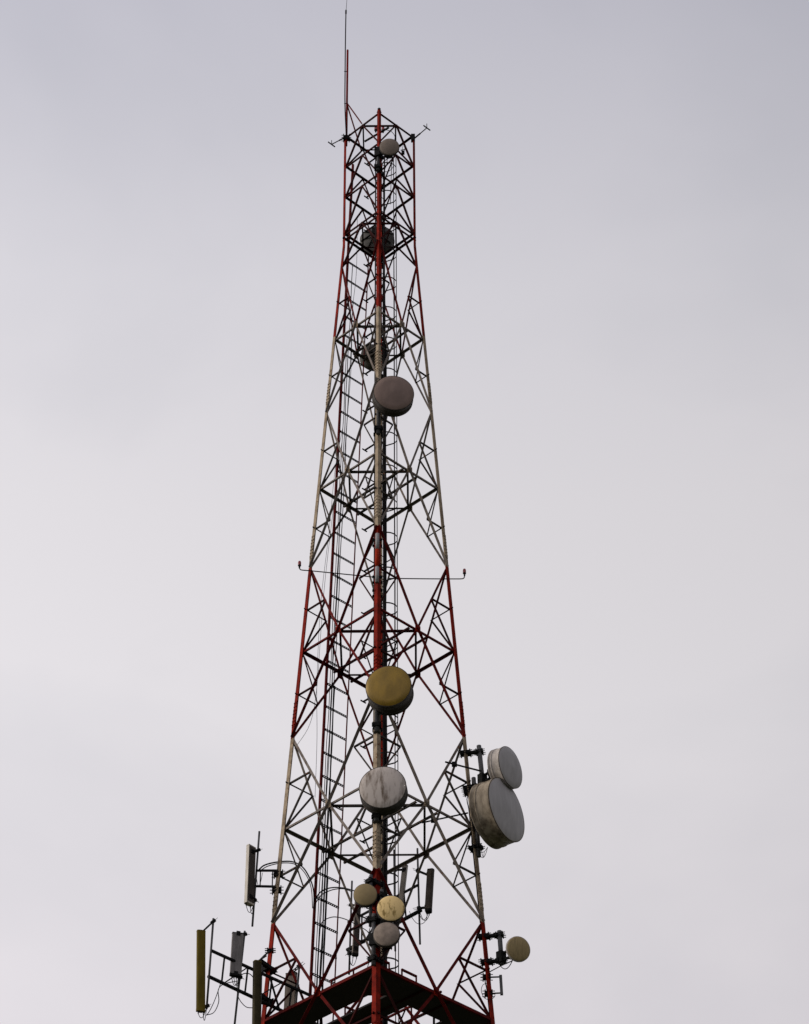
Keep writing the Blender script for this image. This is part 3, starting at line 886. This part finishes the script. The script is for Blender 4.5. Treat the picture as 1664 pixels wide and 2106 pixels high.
# empty U bracket on the right leg
ub = thing('pole_bracket', V((2.800, -0.050, 35.070)), 'empty dark U-shaped pipe bracket on the right leg under the straw coloured dish', 'bracket', 'pole brackets')
part('mounting_pole', MB().bar(V((3.150, -0.120, 34.812)), V((3.134, -0.120, 35.366)), 0.072, 0.072, up=V((1, 0, 0))), PIPE, ub)
part('arm', MB().bar(V((2.806, -0.050, 35.348)), V((3.164, -0.120, 35.325)), 0.03, 0.03), STEEL, ub)
part('arm', MB().bar(V((2.845, -0.050, 34.884)), V((3.176, -0.120, 34.867)), 0.03, 0.03), STEEL, ub)
for a_ in (V((2.783, -0.020, 35.365)), V((2.822, -0.020, 34.893))):
    cb = MB(); clamp_box(cb, a_, V((1, 0, 0)), V((0, 1, 0)), (0.09, 0.10, 0.075)); part('leg_clamp', cb, STEEL, ub)
part('lead', MB().tube(curve([V((2.788, -0.100, 35.154)), V((2.673, -0.150, 35.072)), V((2.630, -0.200, 34.879)), V((2.700, -0.200, 34.686)), V((2.847, -0.200, 34.631)), V((2.962, -0.150, 34.741)), V((2.979, -0.100, 34.850))]), 0.008, 6), RUBBER, ub)

# ------------------------------------------------------------------ obstruction lights
def lamp(label, base, size=1.0, arm=None, group='obstruction lights'):
    t = thing('obstruction_light', base, label, 'lamp', group)
    base = V(base); zz = V((0, 0, 1))
    part('socket', MB().lathe(base, zz, [(0, -0.02), (0.030 * size, -0.02), (0.034 * size, 0.05 * size), (0.062 * size, 0.075 * size), (0.062 * size, 0.10 * size), (0, 0.10 * size)], 16), STEEL, t)
    part('lamp_globe', MB().lathe(base, zz, [(0.055 * size, 0.10 * size), (0.060 * size, 0.16 * size), (0.058 * size, 0.23 * size), (0.042 * size, 0.275 * size), (0.0, 0.29 * size)], 16), LAMPRED, t)
    if arm:
        part('arm', MB().tube(curve(arm, 5), 0.016, 8), STEEL, t)
    return t
lamp('red warning lamp on a thin bent rod left of the mast', V((-2.251, -0.250, 48.301)), 0.78,
     arm=[V((-2.250, -0.250, 48.283)), V((-2.228, -0.250, 48.232)), V((-2.167, -0.220, 48.228)), V((-1.920, -0.160, 48.248)), V((-1.092, -0.020, 48.251)), V((-0.122, 0.160, 48.267))])
lamp('red warning lamp on a thin bent rod right of the mast', V((2.446, -0.020, 48.208)), 0.78,
     arm=[V((2.446, -0.020, 48.190)), V((2.431, -0.020, 48.121)), V((2.369, 0.000, 48.096)), V((2.093, 0.020, 48.105)), V((1.263, 0.080, 48.153)), V((0.294, 0.150, 48.217))])
lamp('dark red warning lamp at the mast head, left of the front leg', V((-0.122, -0.250, 66.003)), 0.85)
lamp('dark red warning lamp at the mast head, right of the front leg', V((0.115, -0.250, 65.981)), 0.85)
tb = MB().bar(V((-0.483, -0.100, 65.706)), V((0.303, -0.550, 65.895)), 0.05, 0.05)
part('lamp_beam', tb, STEEL, tower)

# ------------------------------------------------------------------ head fittings
mast = thing('pipe_mast', V((-1.070, 0.000, 65.987)), 'slim dark red pipe mast standing on the left leg at the top', 'mast')
part('pipe', MB().tube([V((-1.074, -0.020, 65.584)), V((-1.074, -0.020, 70.141))], 0.034, 10), worn('mast_red', (0.20, 0.012, 0.010), 0.75, 0, 4, 0.6, spec=0.05), mast)
part('stay', MB().bar(V((-1.060, -0.020, 67.562)), V((-0.578, -0.550, 66.071)), 0.035, 0.035), REDSTEEL, mast)
part('stay', MB().bar(V((-1.059, -0.020, 67.470)), V((-0.598, 0.550, 65.970)), 0.035, 0.035), REDSTEEL, mast)
cb = MB()
clamp_box(cb, V((-1.077, -0.020, 65.944)), V((1, 0, 0)), V((0, 1, 0)), (0.09, 0.10, 0.10))
part('clamp', cb, STEEL, mast)
wh = thing('whip_antenna', V((-1.094, -0.080, 66.084)), 'long thin black whip antenna beside the red pipe mast', 'antenna')
wt_ = part('tube', MB().tube(curve([V((-1.085, -0.080, 66.039)), V((-1.138, -0.080, 67.452)), V((-1.147, -0.080, 68.962)), V((-1.150, -0.080, 70.625)), V((-1.146, -0.080, 71.983))]), 0.019, 8), RUBBER, wh)
part('tip', MB().tube([V((-1.145, -0.080, 71.934)), V((-1.113, -0.080, 72.721)), V((-1.083, -0.080, 73.118))], 0.009, 6, r2=0.005), RUBBER, wt_)
part('ferrule', MB().tube([V((-1.146, -0.080, 71.885)), V((-1.145, -0.080, 72.057))], 0.028, 8), STEEL, wt_)
for a_, b_ in ((V((-1.177, -0.080, 69.033)), V((-1.049, -0.020, 69.099))), (V((-1.162, -0.080, 67.497)), V((-1.036, -0.020, 67.562)))):
    part('clip', MB().bar(a_, b_, 0.02, 0.02), STEEL, wh)
def spur(label, a, b, up_):
    t = thing('spur_antenna', a, label, 'antenna', 'spur antennas')
    a, b = V(a), V(b)
    part('boom', MB().tube([a, mid(a, b, .45)], 0.026, 8).tube([mid(a, b, .42), b], 0.017, 8), STEEL, t)
    u = (b - a).normalized()
    s = V((1, 1, 0)).normalized()
    part('element', MB().bar(b - s * 0.155, b + s * 0.155, 0.030, 0.030), STEEL, t)
    part('element', MB().bar(b, b + V((0, 0, 0.19)), 0.022, 0.022, up=V((1, 0, 0))), STEEL, t)
    return t
spur('small forked spur antenna sticking out left at the mast head', V((-1.103, 0.050, 66.061)), V((-1.566, 0.400, 66.082)), 1)
s2_ = spur('small forked spur antenna sticking out right at the mast head', V((1.142, -0.050, 65.923)), V((1.529, -0.550, 65.878)), 1)
part('junction_box', MB().box(V((1.087, -0.040, 65.933)), V((0.065, 0, 0)), V((0, 0.07, 0)), V((0, 0, 0.135))), STEEL, s2_)
sm = thing('small_antenna', V((0.754, -0.550, 64.715)), 'tiny black antenna with two prongs right of the top dish', 'antenna')
part('body', MB().box(V((0.754, -0.550, 64.737)), V((0.05, 0, 0)), V((0, 0.04, 0)), V((0, 0, 0.06))).bar(V((0.677, -0.550, 64.847)), V((0.833, -0.550, 64.892)), 0.02, 0.02), STEEL, sm)
for a_, b_ in ((V((0.724, -0.550, 64.825)), V((0.748, -0.550, 65.025))), (V((0.802, -0.550, 64.826)), V((0.818, -0.550, 65.048)))):
    part('prong', MB().bar(a_, b_, 0.012, 0.012, up=V((1, 0, 0))), STEEL, sm)

# ------------------------------------------------------------------ cables
bundle = thing('cable_bundle', (0.20, 0.10, 24.0), 'thick dark cable bundle running up the climbing ladder just behind the front leg', 'cable')
for k, (dx, dy, r_) in enumerate(((0.16, 0.02, 0.030), (0.20, 0.08, 0.026), (0.13, 0.10, 0.022), (0.23, 0.00, 0.020))):
    pts = []
    z = (62.0, 57.0, 64.5, 46.0)[k]
    while z > 24:
        pts.append(V((dx + 0.010 * math.sin(z * .9 + k), dy + 0.010 * math.sin(z * 1.7 + 2 * k), z))); z -= 1.1
    part('cable', MB().tube(curve(pts, 2), r_, 6), RUBBER, bundle)
feeders = []
for k in range(7):
    s = 0.10 + 0.055 * k
    top = (57.5, 60.5, 52.0, 59.0, 45.0, 40.5, 39.0)[k]
    pts = []
    z = top
    while z > 25:
        w = 0.012 * math.sin(z * 1.3 + k) + 0.010 * math.sin(z * 2.9 + 2 * k)
        p_ = rail1(z).lerp(rail2(z), s + w)
        pts.append(p_ + V((0.045, -0.045, 0)) * (1 + 0.4 * (k % 2))); z -= 0.9
    feeders.append(single('feeder_cable', MB().tube(curve(pts, 2), 0.012 if k < 4 else 0.018, 6), RUBBER, pts[-1],
           'black feeder cable running down the cable ladder with its fellows', 'cable', 'feeder cables on the cable ladder'))
def loose(label, pts, r, group='loose cables', n=6):
    return single('loose_cable', MB().tube(curve(pts, n), r, 6), RUBBER, pts[0], label, 'cable', group)
loose('thick black cable arching from the top left panel antenna to the cable ladder', [V((-3.127, 0.050, 38.583)), V((-2.978, 0.050, 38.716)), V((-2.664, 0.150, 38.865)), V((-2.289, 0.400, 39.029)), V((-2.012, 0.700, 39.044)), V((-1.817, 0.850, 38.791)), V((-1.709, 0.920, 38.447)), V((-1.688, 0.950, 37.905))], 0.020)
loose('thinner cable under the arching cable of the top left panel antenna', [V((-3.090, 0.080, 38.571)), V((-2.890, 0.100, 38.716)), V((-2.539, 0.250, 38.895)), V((-2.188, 0.500, 39.000)), V((-1.932, 0.750, 38.866)), V((-1.773, 0.850, 38.494)), V((-1.725, 0.900, 37.905))], 0.013)
loose('upper black cable arching right from the cable ladder to the tan small dish', [V((-1.665, 0.900, 38.169)), V((-1.513, 0.850, 38.376)), V((-1.252, 0.600, 38.349)), V((-0.925, 0.200, 38.115)), V((-0.619, -1.000, 37.328)), V((-0.396, -2.500, 36.369))], 0.018)
loose('second black cable arching right under the upper one', [V((-1.639, 0.950, 38.110)), V((-1.487, 0.900, 38.317)), V((-1.200, 0.600, 38.290)), V((-0.912, 0.200, 38.086)), V((-0.698, -0.600, 37.546))], 0.014)
loose('lower black cable arching right above the platform', [V((-1.525, 1.000, 37.321)), V((-1.451, 0.950, 37.540)), V((-1.194, 0.800, 37.585)), V((-0.908, 0.500, 37.371)), V((-0.624, 0.200, 37.056)), V((-0.280, -0.300, 36.545)), V((-0.115, -0.600, 36.094))], 0.013)
loose('thin wire hanging furthest left inside the mast', [V((-1.081, 0.300, 53.935)), V((-1.283, 0.350, 52.478)), V((-1.452, 0.400, 49.975)), V((-1.643, 0.450, 47.565)), V((-1.713, 0.500, 44.914)), V((-1.682, 0.500, 42.973)), V((-1.707, 0.550, 41.124))], 0.006)
loose('thin wire sagging beside the furthest left wire', [V((-1.104, 0.300, 53.370)), V((-1.348, 0.400, 50.692)), V((-1.542, 0.450, 48.255)), V((-1.629, 0.500, 46.580)), V((-1.722, 0.550, 44.620)), V((-1.892, 0.550, 43.485)), V((-2.282, 0.300, 42.524))], 0.006)
loose('thin wire hanging straight at the right of the ladder hoops', [V((0.451, 0.100, 63.069)), V((0.478, 0.120, 57.278)), V((0.467, 0.120, 51.562)), V((0.483, 0.120, 46.312)), V((0.461, 0.120, 42.096))], 0.007)
loose('thin wire crossing the cable ladder high on the mast', [V((-0.702, 0.300, 62.613)), V((-0.718, 0.350, 60.333)), V((-0.828, 0.400, 58.733)), V((-0.855, 0.500, 56.422)), V((-0.994, 0.550, 53.766)), V((-1.050, 0.600, 51.943))], 0.007)
for k, pts in enumerate(([V((-0.185, -2.700, 35.328)), V((-0.244, -2.600, 35.043)), V((-0.135, -2.700, 34.716)), V((-0.206, -2.600, 34.433)), V((-0.302, -2.200, 34.275))],
                         [V((-0.138, -2.700, 35.671)), V((-0.100, -2.750, 35.231)), V((-0.183, -2.700, 34.851)), V((-0.098, -2.750, 34.526)), V((-0.170, -2.500, 34.286))],
                         [V((0.081, -2.800, 34.660)), V((0.177, -2.700, 34.513)), V((0.129, -2.700, 34.311)), V((0.034, -2.700, 34.177))])):
    loose(('lead curling down left of the lowest small dish to the platform', 'lead running close down the front leg to the platform', 'short lead looping right of the front leg under the lowest small dish')[k], pts, 0.011)
loose('looped lead hanging from the rounded panel antenna', [V((0.838, 1.600, 38.221)), V((0.914, 1.600, 38.014)), V((1.043, 1.600, 37.852)), V((1.198, 1.600, 37.852)), V((1.303, 1.600, 38.014)), V((1.292, 1.600, 38.191))], 0.008)
loose('coiled lead under the top small dish', [V((0.253, -1.200, 63.894)), V((0.222, -1.100, 63.603)), V((0.146, -0.900, 63.544)), V((0.300, -0.900, 63.545)), V((0.439, -0.900, 63.763)), V((0.438, -1.100, 63.778)), V((0.391, -1.300, 63.792))], 0.011)
loose('looped cable round the head of the ladder', [V((-0.170, 0.100, 66.435)), V((0.147, 0.000, 66.355)), V((0.368, -0.100, 66.184)), V((0.494, -0.100, 65.959)), V((0.478, -0.100, 65.689)), V((0.399, 0.000, 64.942)), V((0.350, 0.100, 63.069))], 0.011)
